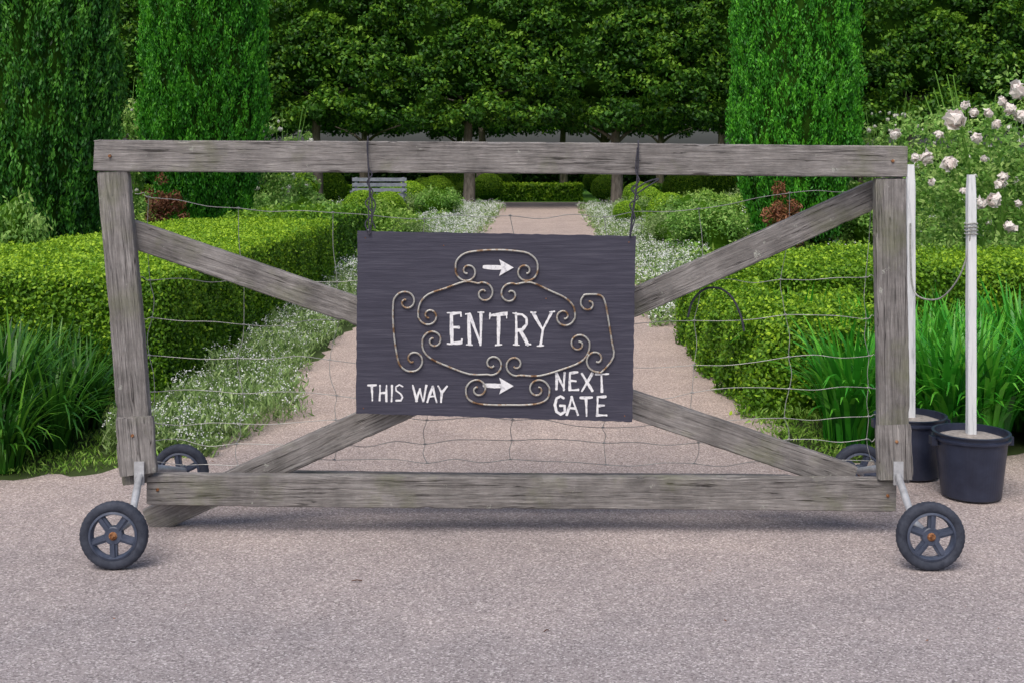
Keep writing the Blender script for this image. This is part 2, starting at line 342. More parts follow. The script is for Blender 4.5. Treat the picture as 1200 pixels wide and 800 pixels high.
def lime_tree(seedv,depth=1.6,w=2.3,zb=2.42,zt=8.2,tb=0.48):
    t=empty('lime_tree',(0,0,0))
    gt=Geo()
    tube(gt,smooth_path([(0,0,-0.1),(0.03,0,0.9),(-0.02,0.02,1.9),(0.05,0,3.2),(0,0,6)],3),np.linspace(0.19,0.06,13),9)
    for k in range(7):
        a=random.uniform(0,6.28); z=random.uniform(1.7,4.5); L=random.uniform(1.0,1.8)
        tube(gt,smooth_path([(0,0,z),(L*.4*math.cos(a),L*.35*math.sin(a),z+.35),(L*math.cos(a),L*.7*math.sin(a),z+.6)],3),np.linspace(0.06,0.02,7),6)
    tr=gt.build('trunk',[BARK],smooth=True); par(tr,t)
    g=Geo(); M=560
    q=rng.uniform(-1,1,size=(M,3)); k=np.argmax(np.abs(q*np.array([1,1,0.9])),axis=1)
    for i in range(M):
        if rng.random()<0.8: q[i,k[i]]=np.sign(q[i,k[i]])*rng.uniform(.84,1.03)
    q[:,1]=np.where((q[:,1]>0.3)&(rng.random(M)<0.65),-q[:,1],q[:,1])
    Cc=q*np.array([w,depth,(zt-zb)/2])+np.array([0,0,(zt+zb)/2])
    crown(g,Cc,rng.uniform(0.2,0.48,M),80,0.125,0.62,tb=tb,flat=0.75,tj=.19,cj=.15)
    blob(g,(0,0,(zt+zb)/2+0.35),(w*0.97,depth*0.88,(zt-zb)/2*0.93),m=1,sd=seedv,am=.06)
    c=g.build('crown',[LIME,CORE]); par(c,t)
    tag(t,'tall leafy tree with dense green crown in a clipped row','tree','trees in the clipped avenue row')
    return t
T1=lime_tree(1.0); T1.location=(-1.2,33,0)
T2=lime_tree(2.2); T2.location=(2.88,33,0)
for row,(yy,sh) in enumerate([(33,0),(41,0.3),(49,-0.8)]):
    for i in range(-5,6):
        x=-1.2+4.08*i+sh*1.0
        if row==0 and i in (0,1): continue
        if row>0 and abs(x)>16+row*4: continue
        src=T1 if (i+row)%2 else T2
        clone(src,(x+random.uniform(-.15,.15),yy+random.uniform(-.3,.3),0),rotz=random.choice([0,math.pi]) if row else 0,scale=(1,1,(1,1.05,1.06)[row]*random.uniform(.97,1.04)))

# ---------------------------------------------------------------- cypresses
def cypress(seedv,R,Ht,zb,mat,M=3600,per=50):
    t=empty('cypress_tree',(0,0,0))
    gt=Geo(); tube(gt,[(0,0,-.1),(0.02,0,.8),(0,0.02,2.5),(0,0,Ht*.9)],[0.14,0.11,0.08,0.03],9); par(gt.build('trunk',[BARK],smooth=True),t)
    g=Geo()
    z=zb+(Ht-zb)*rng.random(M)**1.25; a=rng.uniform(0,2*math.pi,M)
    s=(z-zb)/(Ht-zb)
    def rad(a,s,z): 
        prof=np.minimum(1,0.62+2.2*s)*np.sqrt(np.clip(1-s**3.2,0,1))
        return R*prof*(1+0.03*np.sin(a*5+seedv+z*0.8)+0.045*np.sin(a*11+z*1.3+seedv*2)+0.02*np.sin(z*6+a*3))
    rel=rng.uniform(0.85,1.0,M); rr=rad(a,s,z)*rel
    C=np.stack([rr*np.cos(a),rr*np.sin(a),z],1); out=np.stack([np.cos(a),np.sin(a),np.zeros(M)],1)
    Cx=np.repeat(C,per,0); O=np.repeat(out,per,0); n=len(Cx)
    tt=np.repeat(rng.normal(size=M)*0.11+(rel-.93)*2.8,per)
    ax=nrm(O*0.13+np.array([0,0,1.0])+np.repeat(rng.normal(size=(M,3))*0.10,per,0))
    l=rng.uniform(-0.12,0.20,size=(n,1)); sp=0.036*(1-np.clip(l/0.22,0,0.9))
    P=Cx+ax*l+rng.normal(size=(n,3))*sp
    d=nrm(ax+0.32*rng.normal(size=(n,3))); sd=nrm(np.cross(d,rng.normal(size=(n,3))))
    L=0.026*rng.uniform(.6,1.5,size=(n,1)); W=0.010*rng.uniform(.7,1.3,size=(n,1))
    V=np.stack([P-d*L,P+sd*W,P+d*L,P-sd*W],1).reshape(-1,3)
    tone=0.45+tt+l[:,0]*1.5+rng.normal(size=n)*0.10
    g.add(V,np.arange(n*4).reshape(n,4),0,np.repeat(tone,4))
    nu,nv=26,28; Vc=[]
    for i in range(nu):
        s1=i/(nu-1); z1=zb+(Ht-zb)*s1
        for j in range(nv):
            a1=2*math.pi*j/nv; r1=float(rad(np.array([a1]),np.array([s1]),np.array([z1]))[0])*0.84*(0.05 if i in(0,nu-1) else 1)
            Vc.append((r1*math.cos(a1),r1*math.sin(a1),z1))
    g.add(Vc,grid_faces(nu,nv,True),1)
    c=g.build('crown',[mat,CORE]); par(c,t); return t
C1=cypress(0.4,0.92,7.2,0.2,CYP); C1.location=(-5.22,13,0); tag(C1,'tall dark green columnar cypress behind the box hedge','tree','columnar cypress trees')
C2=cypress(2.1,0.87,7.6,0.45,CYPB); C2.location=(-4.36,17,0); tag(C2,'columnar cypress with a patch of dead brown foliage at its base','tree','columnar cypress trees')
C3=cypress(4.1,0.91,7.4,0.42,CYPB); C3.location=(4.03,17,0); tag(C3,'bright green columnar cypress beside rose beds','tree','columnar cypress trees')
def dead(t,p):
    g=Geo(); M=26; Cc=np.array(p)+rng.normal(size=(M,3))*np.array([.12,.05,.16]); crown(g,Cc,np.full(M,.09),50,0.07,0.3,up=0.6,tb=0.5)
    o=g.build('dead_foliage',[DEAD]); o.parent=t; o.location=(0,0,0); o['label']='patch of dead brown foliage'
dead(C2,(-0.28,-0.84,0.72)); dead(C3,(-0.35,-0.86,0.62))

# ---------------------------------------------------------------- bushes
def bush(name,r,h,M,per,leaf,mat,tb=0.45,core=True,asp=0.5,flat=0.9,cs=0.2,z0=0.0):
    g=Geo(); d=sphere_pts(M); d[:,2]=np.abs(d[:,2])*rng.uniform(-0.2,1,M); 
    Cc=d*rng.uniform(0.7,1.0,size=(M,1))*np.array([r,r,h*0.5])+np.array([0,0,h*0.5+z0]); Cc[:,2]=np.maximum(Cc[:,2],0.03)
    low=rng.random(M)<0.3; Cc[low,2]=rng.uniform(0.02,h*.5,low.sum())
    crown(g,Cc,rng.uniform(cs*.6,cs*1.2,M),per,leaf,asp,tb=tb)
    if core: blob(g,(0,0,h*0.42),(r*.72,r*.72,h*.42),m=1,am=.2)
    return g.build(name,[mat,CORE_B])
g=Geo(); d=sphere_pts(9000); d[:,2]=np.where(d[:,2]<-.5,-d[:,2],d[:,2]); off=rng.normal(size=(9000,1))*.02
k=1+.03*lump(d,2,1)[:,None]+off
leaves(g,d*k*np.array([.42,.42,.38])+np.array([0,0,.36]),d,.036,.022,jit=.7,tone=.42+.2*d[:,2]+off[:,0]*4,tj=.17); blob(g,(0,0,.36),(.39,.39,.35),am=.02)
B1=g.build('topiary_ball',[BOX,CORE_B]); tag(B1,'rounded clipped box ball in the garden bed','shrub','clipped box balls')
B1.location=(2.9,22,0)
for (u,v,s) in [(512,244,1.2),(572,236,1.2),(712,238,1.2),(480,252,1.1),(748,246,1.0),(640,219,1.2),(380,242,1.5),(800,240,1.4),(845,238,1.7),(345,246,1.5),(535,230,1.4),(700,229,1.3),(786,282,.95),(758,258,1.0),(497,243,1.1),(425,268,1.0),(455,262,.9),(735,266,.7),(590,229,1.1),(545,240,.9)]:
    x,y=gx(u,v); clone(B1,(x,y,0),random.uniform(0,6),s)
P1=bush('perennial_shrub',0.55,0.62,60,70,0.07,HERB,tb=0.5,cs=0.2,core=True,asp=0.35); tag(P1,'soft light green leafy perennial in the flower bed','shrub','leafy perennials in the beds')
P2=bush('perennial_shrub',0.5,0.85,60,70,0.06,ROSEL,tb=0.42,cs=0.18,core=True,asp=0.45); tag(P2,'mid green leafy shrub in the flower bed','shrub','leafy perennials in the beds')
P3=bush('perennial_shrub',0.55,0.5,60,70,0.055,ALYL,tb=0.5,cs=0.2,core=True,asp=0.3); tag(P3,'grey green mounded perennial in the flower bed','shrub','leafy perennials in the beds')
P1.location=(-2.75,18.5,0); P2.location=(-3.9,21.2,0); P3.location=(2.7,26,0)
for i in range(70):
    sd=random.choice([-1,1]); y=random.uniform(14,32) if i>14 else random.uniform(10.3,14)
    if sd<0 and y<17: y+=4
    x=pc(y)+sd*random.uniform(2.0 if y>18 else 2.5,9)
    if abs(x-4.03)<.9 and y<17.5: continue
    if -4.6<x<-2.2 and 22<y<30: continue
    clone(random.choice([P1,P2,P3,P1]),(x,y,0),random.uniform(0,6),random.uniform(.65,1.15))
clone(P2,(-4.75,11.3,0),1,(0.7,0.7,1.35),'upright green shrub growing in front of a cypress')

# roses
def rose_bush(r,h,blooms,mat,nb,label,loc,leaf=0.06,dens=120,rx=1.0,bs=1.0):
    t=empty('rose_bush',(0,0,0)); g=Geo()
    for k in range(20):
        a=random.uniform(0,6.28); rr=random.uniform(.3,1)*r
        tube(g,smooth_path([(0.1*math.cos(a),0.1*math.sin(a),0),(rr*rx*.5*math.cos(a),rr*.5*math.sin(a),h*.55),(rr*rx*math.cos(a),rr*math.sin(a),h*random.uniform(.75,1.1))],4),np.linspace(.012,.004,9),5)
    par(g.build('stem',[ROSEL]),t)
    g=Geo(); M=int(dens*r); d=sphere_pts(M)
    Cc=d*rng.uniform(.35,1.08,size=(M,1))*np.array([r*rx,r,h*.48])+np.array([0,0,h*.52])
    crown(g,Cc,rng.uniform(.07,.2,M),48,leaf,0.55,tb=0.62,tj=.2); par(g.build('foliage',[ROSEL]),t)
    bm=None; pts=list(blooms)
    for k in range(nb):
        dd=sphere_pts(1)[0]; dd[1]=-abs(dd[1]); dd[2]=dd[2]*0.6+0.25
        pts.append((dd[0]*r*rx*1.03,dd[1]*r*1.03,h*.52+dd[2]*h*.52,random.uniform(.4,.85)*bs))
    for (x,y,z,s) in pts:
        if bm is None:
            g=Geo()
            for rad,nn in((0.055,26),(0.038,18),(0.02,12)):
                dd=sphere_pts(nn); leaves(g,dd*rad*np.array([1,1,.8]),dd,rad*1.3,rad*1.2,jit=.35,tone=.55,tj=.25)
            b=g.build('blossom',[mat]); bm=b.data
        else:
            b=bpy.data.objects.new('blossom',bm); COL.objects.link(b)
        b.parent=t; b.location=(x,y,z); b.scale=(s,)*3; b.rotation_euler=(random.uniform(0,6),random.uniform(0,6),0)
    t.location=loc; tag(t,label,'rose bush'); return t
Lx,Ly=4.2,10.4
bl=[]
for (u,v,s) in [(1118,140,1.35),(1145,162,.7),(1113,192,.95),(1086,185,.9),(1150,238,.75),(1192,106,1.15),(1196,137,.85),(1174,119,.6),(1176,208,.7),(1165,235,.95),(1184,266,.8),(1131,124,.6),(1072,185,.6),(1100,158,.6),(1168,146,.6),(1092,214,.5),(1129,224,.5),(1153,186,.45),(1158,133,.65),(1183,128,.8),(1141,132,.6),(1172,216,.7)]:
    p=at(u,v,9.55); bl.append((p.x-Lx,p.y-Ly,p.z,s))
rose_bush(0.85,1.98,bl,PINK,5,'tall rose bush with pale pink and cream blossoms behind the hedge',(Lx,Ly,0),dens=330,rx=1.3,leaf=.05)
rose_bush(0.7,1.5,[],WHITEP,22,'rose bush with small white blossoms in the bed',(5.4,12.5,0))
rose_bush(0.7,1.9,[],WHITEP,16,'rose bush with cream blossoms in the bed',(5.0,13.0,0))
rose_bush(0.8,2.2,[],WHITEP,40,'white flowering rose bush beside a cypress',(5.85,18.8,0),.07,bs=.8)
rose_bush(0.6,2.1,[],WHITEP,30,'white flowering rose bush beside a cypress',(-3.85,20.0,0),.07,bs=.8)
rose_bush(0.7,2.45,[],WHITEP,44,'white flowering rose bush between two cypresses',(-6.0,18.4,0),.07,bs=.8)

# ---------------------------------------------------------------- alyssum and ground cover
def cover(name,label,area,n_leaf,n_fl,hgt,leaf,fl,matL=ALYL,matF=ALYW,tb=.5,thr=-.25,asp=.35,up=.5):
    g=Geo()
    P=area(n_leaf); hh=hgt*(0.55+0.45*lump(P,3.0,2)); hh=np.clip(hh,0.03,None)
    P[:,2]=rng.random(len(P))**0.6*hh
    leaves(g,P,np.tile([0,0,1.0],(len(P),1)),leaf,leaf*asp,jit=.9,up=up,m=0,tone=tb,tj=.22)
    if n_fl:
        C=area(n_fl); hh=np.clip(hgt*(0.55+0.45*lump(C,3.0,2)),0.03,None)
        keep=(lump(C,2.7,5)+rng.normal(size=len(C))*.5)>thr; C=C[keep]; hh=hh[keep]
        C[:,2]=hh*rng.uniform(.65,1.25,len(C))
        Px=np.repeat(C,7,0)+rng.normal(size=(len(C)*7,3))*fl*1.2
        leaves(g,Px,np.tile([0,-.4,1.0],(len(Px),1)),fl,fl*.9,jit=.7,m=1,tone=.6,tj=.25)
    o=g.build(name,[matL,matF]); tag(o,label,'ground cover',kind='stuff'); return o
def area_strip(y0,y1,fn_l,fn_r,pw=1.0):
    def f(n):
        y=y0+(y1-y0)*rng.random(n)**pw; t=rng.random(n); a=fn_l(y); b=fn_r(y)
        return np.stack([a+(b-a)*t,y,np.zeros(n)],1)
    return f
e=lambda y: 0.12*np.sin(y*2.3)+0.07*np.sin(y*5.1)
def near_edge(y): return pc(y)-1.42+0.28*np.exp(-((y-6.4)/.8)**2)+0.05*np.sin(y*5.1)+0.03*np.sin(y*13)+rng.normal(size=np.shape(y))*.03
cover('alyssum','sprawling white alyssum edging the gravel path',area_strip(5.55,13.2,lambda y:pc(y)-1.85-.03*(y-6),near_edge,1.3),30000,2300,0.25,0.05,0.0085,asp=.18,up=1.1)
cover('alyssum','dense white alyssum carpet beside the path',area_strip(12.5,33,lambda y:pc(y)-2.4,lambda y:pc(y)-1.02+e(y),1.2),26000,7500,0.28,0.06,0.018,thr=-.1)
cover('alyssum','dense white alyssum carpet beside the path',area_strip(9.8,33,lambda y:pc(y)+1.15+e(y),lambda y:pc(y)+2.3,1.2),26000,6500,0.26,0.06,0.016,thr=-.05)
cover('ground_cover','low green planting filling the flower beds',area_strip(13,38,lambda y:pc(y)-12,lambda y:pc(y)-2.0),60000,1500,0.3,0.12,0.03,matL=HERB)
cover('ground_cover','low green planting filling the flower beds',area_strip(9.5,38,lambda y:pc(y)+2.0,lambda y:pc(y)+12),60000,1500,0.3,0.12,0.03,matL=HERB)
cover('ground_cover','tufts of weeds along the bed edge',area_strip(5.25,6.9,lambda y:pc(y)-2.9,lambda y:pc(y)-1.38-np.clip(5.6-y,0,1)*1.6),7500,0,0.07,0.03,0.02,matL=HERB,asp=.22,up=1.)
cover('ground_cover','tufts of weeds along the bed edge',area_strip(5.5,6.9,lambda y:pc(y)+1.32+np.clip(6.0-y,0,1)*.5+rng.normal(size=np.shape(y))*.05,lambda y:pc(y)+2.3),6000,0,0.10,0.035,0.02,matL=HERB,asp=.22,up=1.)

# ---------------------------------------------------------------- strap leaved clumps
def strap(n,Lm,wm,spread,tb,curl=1.75):
    g=Geo(); a=rng.uniform(0,6.28,n); r0=np.sqrt(rng.random(n))*0.11
    base=np.stack([r0*np.cos(a),r0*np.sin(a),np.zeros(n)],1)
    a2=a+rng.normal(size=n)*.5; L=Lm*rng.uniform(.6,1.15,n); lean=rng.uniform(.12,1.0,n)*spread
    K=8; out=[]; dirh=np.stack([np.cos(a2),np.sin(a2),np.zeros(n)],1); sd=np.stack([-np.sin(a2),np.cos(a2),np.zeros(n)],1)
    p=base.copy(); 
    for k in range(K):
        s=k/(K-1); th=lean*(0.2+curl*s**1.6)
        w=wm*np.array([.7,.95,1,1,.88,.7,.42,.06])[k]*0.5
        out.append(np.stack([p-sd*w,p+sd*w],1))
        p=p+(dirh*np.sin(th)[:,None]+np.array([0,0,1.0])*np.cos(th)[:,None])*(L/(K-1))[:,None]
    V=np.stack(out,1)
    idx=(np.arange(n)*K*2)[:,None,None]; k=np.arange(K-1)[None,:,None]*2
    Fc=(idx+k+np.array([0,1,3,2])[None,None,:]).reshape(-1,4)
    tone=np.repeat(tb+rng.normal(size=n)*.2,K*2)+np.tile(np.repeat(np.linspace(-.25,.16,K),2),n)
    V[...,2]=np.maximum(V[...,2],.01)
    g.add(V.reshape(-1,3),Fc,0,tone); return g
sl=[strap(190,.54,.021,1.2,.42,2.5).build('strap_leaf_plant',[STRAPL]) for _ in range(3)]
sr=[strap(200,.60,.024,1.05,.5,2.3).build('strap_leaf_plant',[STRAPR]) for _ in range(3)]
for o in sl: tag(o,'clump of dark green strappy leaves beside the gravel','plant','dark strappy leaved clumps')
for o in sr: tag(o,'clump of bright green strappy leaves behind the buckets','plant','bright strappy leaved clumps')
def place(src,lst):
    for i,(x,y,s) in enumerate(lst):
        if i<3: o=src[i]; o.location=(x,y,0); o.scale=(s,)*3
        else: clone(src[i%3],(x,y,0),random.uniform(0,6),s)
place(sl,[(x+random.uniform(-.09,.09),y+random.uniform(-.08,.08),random.uniform(.75,1.15)) for y in (5.42,5.75,6.1,6.45,6.8) for x in np.arange(-4.3,-2.0-abs(y-5.75)*.35,.3)])
place(sr,[(x+random.uniform(-.09,.09),y+random.uniform(-.08,.08),random.uniform(.75,1.12)) for y in (5.75,6.1,6.5,6.9) for x in np.arange(1.72,4.4,.3)])

# ---------------------------------------------------------------- bench
by=27.0; bx=(443-600)*by/F; bench=empty('garden_bench',(bx,by,0)); bw=.62
g=Geo()
for k in range(5): boxg(g,(bx-bw,by-.25+k*.1,.42),(bx+bw,by-.17+k*.1,.45))
par(g.build('seat',[BENCHM]),bench)
g=Geo()
for k in range(4): boxg(g,(bx-bw,by+.27,.50+k*.12),(bx+bw,by+.30,.58+k*.12))
boxg(g,(bx-bw+.05,by+.302,.42),(bx-bw+.11,by+.34,.95)); boxg(g,(bx+bw-.11,by+.302,.42),(bx+bw-.05,by+.34,.95))
par(g.build('backrest',[BENCHM]),bench)
for sx in(-bw+.02,bw-.08):
    for sy in(-.24,.2):
        g=Geo(); boxg(g,(bx+sx,by+sy,0),(bx+sx+.06,by+sy+.06,.418)); par(g.build('leg',[BENCHM]),bench)
    g=Geo(); boxg(g,(bx+sx,by-.26,.62),(bx+sx+.06,by+.268,.655)); boxg(g,(bx+sx+.005,by-.22,.452),(bx+sx+.055,by-.17,.619)); par(g.build('armrest',[BENCHM]),bench)
tag(bench,'grey slatted garden bench near the far trees','bench')

# ---------------------------------------------------------------- gate
YF=4.425; gate=empty('rolling_gate',(0,4.45,0)); tag(gate,'weathered grey timber gate frame on small wheels across the path','gate')
def beam(name,u0,v0,u1,v1,wpx,Y=YF,dep=0.045,label=None,w2=None):
    a=at(u0,v0,Y); b=at(u1,v1,Y); L=(b-a).length; w=wpx*Y/F; ang=math.atan2(b.z-a.z,b.x-a.x)
    w2=(w2*Y/F) if w2 else w
    n=max(4,int(L/.02)); c=.004; V=[]
    ph=random.uniform(0,9)
    chips=[(random.random(),random.choice([2,3,4,5]),random.uniform(.002,.006),random.uniform(.01,.03)) for _ in range(int(L*4)+1)]
    for i in range(n+1):
        s=i/n; x=(s-.5)*L; ww=(w+(w2-w)*s)/2; wob=.0018*math.sin(s*7+ph)
        prof=[(-dep/2,-ww+c),(-dep/2+c,-ww),(dep/2-c,-ww),(dep/2,-ww+c),(dep/2,ww-c),(dep/2-c,ww),(-dep/2+c,ww),(-dep/2,ww-c)]
        k=1-(.04 if i in(0,n) else 0)
        for q,(y,z) in enumerate(prof):
            ch=0
            for (cs,cq,cd,cw) in chips:
                if abs(cs-s)*L<cw and ((cq<4 and q in(0,1)) or (cq>=4 and q in(6,7))): ch=cd
            zz=z*k+(ch if z<0 else -ch)
            V.append((x+(random.uniform(-.004,.004) if i in(0,n) else 0),y*k+random.uniform(-.0004,.0004),zz+wob+random.uniform(-.0006,.0006)))
    g=Geo(); g.add(V,grid_faces(n+1,8,True)[:,::-1])
    for base,fl in((0,False),(n*8,True)):
        for f in [[0,1,2,3],[0,3,4,7],[4,5,6,7]]:
            f=[base+k for k in f]; g.add(np.zeros((0,3)),np.array([f[::-1] if not fl else f])-g.n,0,np.zeros(0))
    o=g.build(name,[WOOD]); o.location=(a+b)/2+Vector((0,dep/2,0)); o.rotation_euler=(0,-ang,0); par(o,gate)
    if label: o['label']=label
    return o
beam('top_rail',110,182,1063,189,37,w2=37)
beam('post',131.5,202,162,566,36,Y=YF+.004,w2=38)
beam('post',1044.5,209,1049,566,36,Y=YF+.004)
beam('bottom_rail',172,574,1050,580.5,36,Y=YF-.002,w2=38)
beam('splice_block',156,489,161,556,44,Y=YF-.026,dep=.028)
beam('splice_block',1048,498,1050,562,41,Y=YF-.026,dep=.028)
beam('brace',139,270,1000,562,32,Y=YF+.052,dep=.04)
beam('brace',1030,226,172,612,32,Y=YF+.097,dep=.04)
beam('back_rail',330,560,930,565,13,Y=YF+.17,dep=.04)
for (u,v) in((129,183),(1046,189),(185,573),(1040,580),(158,508),(1048,515)):
    p=at(u,v,YF); g=Geo(); yy=YF-.030 if v in(508,515) else YF-.005
    lathe(g,[(.0004,-.004),(.004,-.0035),(.006,-.001),(.006,.004)],'Y',10,c=(p.x,yy,p.z)); par(g.build('bolt_head',[RUST]),gate)
# wire mesh
g=Geo(); Yw=YF+.16
cols=[158,176,282,392,500,603,710,815,920,1018,1034]
rows=[(218,36,9),(322,6,4),(368,6,5),(414,8,5),(452,10,5),(484,8,5),(512,3,4),(534,3,4)]
nodes={}
for i,(v,sag,j) in enumerate(rows):
    for k,u in enumerate(cols):
        t=(u-150)/880; s=sag*math.sin(math.pi*t)+(v*0.01)
        nodes[i,k]=(u+random.uniform(-6,6)*(0 if k in(0,10) else 1),v+s+random.uniform(-j,j)*(1.2))
for i in range(len(rows)):
    pts=[]
    for k in range(len(cols)):
        pts.append(nodes[i,k])
        if k<len(cols)-1:
            a=nodes[i,k];b=nodes[i,k+1]
            for q in(.33,.66): pts.append((a[0]+(b[0]-a[0])*q,a[1]+(b[1]-a[1])*q+random.uniform(-4,4)))
    sp_=smooth_path(pts,4); tube(g,[at(p[0],p[1],Yw+.004*math.sin(p[0]*.05)) for p in sp_],.0013,4)
for k in range(1,len(cols)-1):
    pts=[]
    for i in range(len(rows)):
        a=nodes[i,k]; pts.append(a)
        if i<len(rows)-1:
            b=nodes[i+1,k]; pts.append(((a[0]+b[0])/2+random.uniform(-4,4),(a[1]+b[1])/2))
    sp_=smooth_path(pts,4); tube(g,[at(p[0],p[1],Yw+.003) for p in sp_],.0012,4)
    for i in range(len(rows)):
        a=nodes[i,k]; q=at(a[0],a[1],Yw); 
        tube(g,[q+Vector((-.006,-.002,0)),q+Vector((0,-.004,.003)),q+Vector((.006,-.002,0))],.0028,5)
par(g.build('wire_mesh',[WIREM]),gate)
g=Geo(); tube(g,[at(u,v,Yw-.02) for u,v in smooth_path([(806,372),(812,352),(826,339),(843,338),(858,349),(868,370),(872,388)],5)],.0042,6)
par(g.build('wire_hook',[ROPEM]),gate)
# wheels
def wheel(cx,cz,cy,rot):
    g=Geo(); n=120
    prof=[(.084,-.014),(.088,-.018),(.098,-.020),(.108,-.0185),(.1145,-.012),(.116,0),(.1145,.012),(.108,.0185),(.098,.020),(.088,.018),(.084,.014),(.084,-.014)]
    lathe(g,prof,'Y',n,0,mod=lambda k,j:(-.0016 if (k in(4,5,6) and j%3<1) else 0))
    ty=g.build('tyre',[TYRE],smooth=True)
    g=Geo()
    lathe(g,[(.0835,-.015),(.0835,.015),(.076,.015),(.070,.004),(.070,-.004),(.076,-.018),(.0835,-.015)],'Y',48)
    lathe(g,[(.0005,-.0125),(.028,-.0125),(.031,-.010),(.031,.012),(.0005,.012)],'Y',32)
    for k in range(5):
        a=2*math.pi*k/5; c,s=math.cos(a),math.sin(a)
        def q(r,w,y): return (r*c-w*s,y,r*s+w*c)
        r0,r1=.024,.0745
        for w0,w1,y0,y1 in((.013,.0085,-.009,.003),(.0045,.0035,-.014,-.008)):
            V=[q(r0,-w0,y0),q(r0,w0,y0),q(r1,w1*1.5,y0),q(r1,-w1*1.5,y0),q(r0,-w0,y1),q(r0,w0,y1),q(r1,w1*1.5,y1),q(r1,-w1*1.5,y1)]
            g.add(V,[(0,1,2,3),(7,6,5,4),(0,4,5,1),(1,5,6,2),(2,6,7,3),(3,7,4,0)])
    rm=g.build('wheel',[RIM])
    g=Geo(); lathe(g,[(.0005,-.020),(.008,-.020),(.0125,-.017),(.015,-.012)],'Y',20); lathe(g,[(.0005,-.026),(.005,-.026),(.005,-.02)],'Y',6)
    hb=g.build('hub_cap',[RUST])
    rm.location=(cx,cy,cz); rm.rotation_euler=(0,rot,0); par(rm,gate)
    for o in(ty,hb): o.parent=rm; o.location=(0,0,0)
for (x,y,r) in((-1.352,4.06,.3),(1.418,4.05,1.0),(-1.352,4.87,.8),(1.418,4.87,.1)): wheel(x,.120,y,r)
def leg(pts,r,name):
    g=Geo(); tube(g,pts,r,8); par(g.build(name,[GALV],smooth=True),gate)
for sx,xw in((-1,-1.352),(1,1.418)):
    xp=-1.40 if sx<0 else 1.435
    for sgn,yw in((-1,4.06),(1,4.87)):
        ym=4.45+sgn*.055
        p0=Vector((xp+(.03 if sx<0 else -.015),ym,.235)); p1=Vector((xw+(.035 if sx<0 else -.03),yw-sgn*.07,.145)); p2=Vector((xw,yw-sgn*.03,.120)); p3=Vector((xw,yw,.120))
        leg([p0,p0.lerp(p1,.5),p1,p2,p3],[.014,.014,.012,.009,.009],'wheel_bracket')
        g=Geo(); boxg(g,(p0.x-.018,min(ym,ym+sgn*.008),.20),(p0.x+.018,max(ym,ym+sgn*.008),.285)); par(g.build('bracket_plate',[GALV]),gate)

# ---------------------------------------------------------------- sign
YS=4.385; sgn=empty('hanging_sign',(0,4.39,.5)); tag(sgn,'dark painted board with white entry lettering hung on the gate','sign')
cor=[(419,271),(745,277),(741,494),(417,484)]
nu,nv=60,40
A,B,C,D=[np.array(c,dtype=float) for c in cor]
g=Geo()
def sp(u,v,Y): return list(at(u,v,Y))
V=[]
for i in range(nu):
    for j in range(nv):
        s=i/(nu-1);t=j/(nv-1); p=(A*(1-s)+B*s)*(1-t)+(D*(1-s)+C*s)*t
        if i in(0,nu-1) : p[0]+=random.uniform(-.5,.5)
        if j in(0,nv-1) : p[1]+=random.uniform(-.5,.5)
        V.append(sp(p[0],p[1],YS))
V=np.array(V); Vb=V.copy(); Vb[:,1]+=.016
g.add(V,grid_faces(nu,nv)[:,::-1]); g.add(Vb,grid_faces(nu,nv))
per=[i*nv for i in range(nu)]+[(nu-1)*nv+j for j in range(1,nv)]+[i*nv+nv-1 for i in range(nu-2,-1,-1)]+[j for j in range(nv-2,0,-1)]
m=len(per); Ve=np.concatenate([V[per],Vb[per]]); g.add(Ve,[(k,(k+1)%m,m+(k+1)%m,m+k) for k in range(m)])
board=g.build('board',[BOARD],origin=(0,YS,.9)); par(board,sgn)
for (u,v) in((428,279),(737,284),(426,478),(732,487),(520,288),(640,350)):
    p=at(u,v,YS); g=Geo(); lathe(g,[(.0003,-.0012),(.0022,-.001),(.0026,.001)],'Y',8,c=(p.x,YS,p.z)); par(g.build('nail_head',[RUST]),sgn)
cnt=[0]
def stroke(pts,w):
    pts=[np.array(p,dtype=float) for p in pts]; dense=[]
    for a,b in zip(pts[:-1],pts[1:]):
        k=max(2,int(np.linalg.norm(b-a)/2.5))
        for i in range(k): dense.append(a+(b-a)*i/k)
    dense.append(pts[-1]); P=np.array(dense); T=np.gradient(P,axis=0); T=T/np.maximum(np.linalg.norm(T,axis=1,keepdims=True),1e-6)
    Nn=np.stack([-T[:,1],T[:,0]],1); ww=w*.5*(1+.26*np.sin(np.linspace(0,3,len(P))+cnt[0]*1.7))+rng.uniform(-.18,.18,len(P))
    P=P+Nn*(0.35*np.sin(np.linspace(0,2.6,len(P))+cnt[0]*2.1))[:,None]
    P=np.concatenate([[P[0]-T[0]*w*.3],P,[P[-1]+T[-1]*w*.3]]); Nn=np.concatenate([[Nn[0]],Nn,[Nn[-1]]]); ww=np.concatenate([[ww[0]*.65],ww,[ww[-1]*.65]])
    Y=YS-.0012-.00012*cnt[0]; cnt[0]+=1
    V=[]
    for p,nn,h in zip(P,Nn,ww): V+= [sp(*(p-nn*h),Y),sp(*(p+nn*h),Y)]
    k=len(P); g.add(V,[(2*i,2*i+1,2*i+3,2*i+2) for i in range(k-1)])
g=Geo(); cnt=[0]; w=3.4
for s_ in [[(529,367),(530,403)],[(529,367.5),(540,367)],[(530,384),(538,383.5)],[(530,402),(541,401)],
    [(550,404),(549.5,368)],[(549.5,368),(563,402)],[(563,404),(563.5,366)],
    [(574,369.5),(594,368)],[(584,370),(584,404)],
    [(605,404),(604.5,367)],[(605,368),(612,368.5),(617,373),(617,380),(612,386),(605,387)],[(609,387),(619,404)],
    [(625,367),(636,386)],[(647,366),(636,386),(633,405)]]: stroke(s_,w)
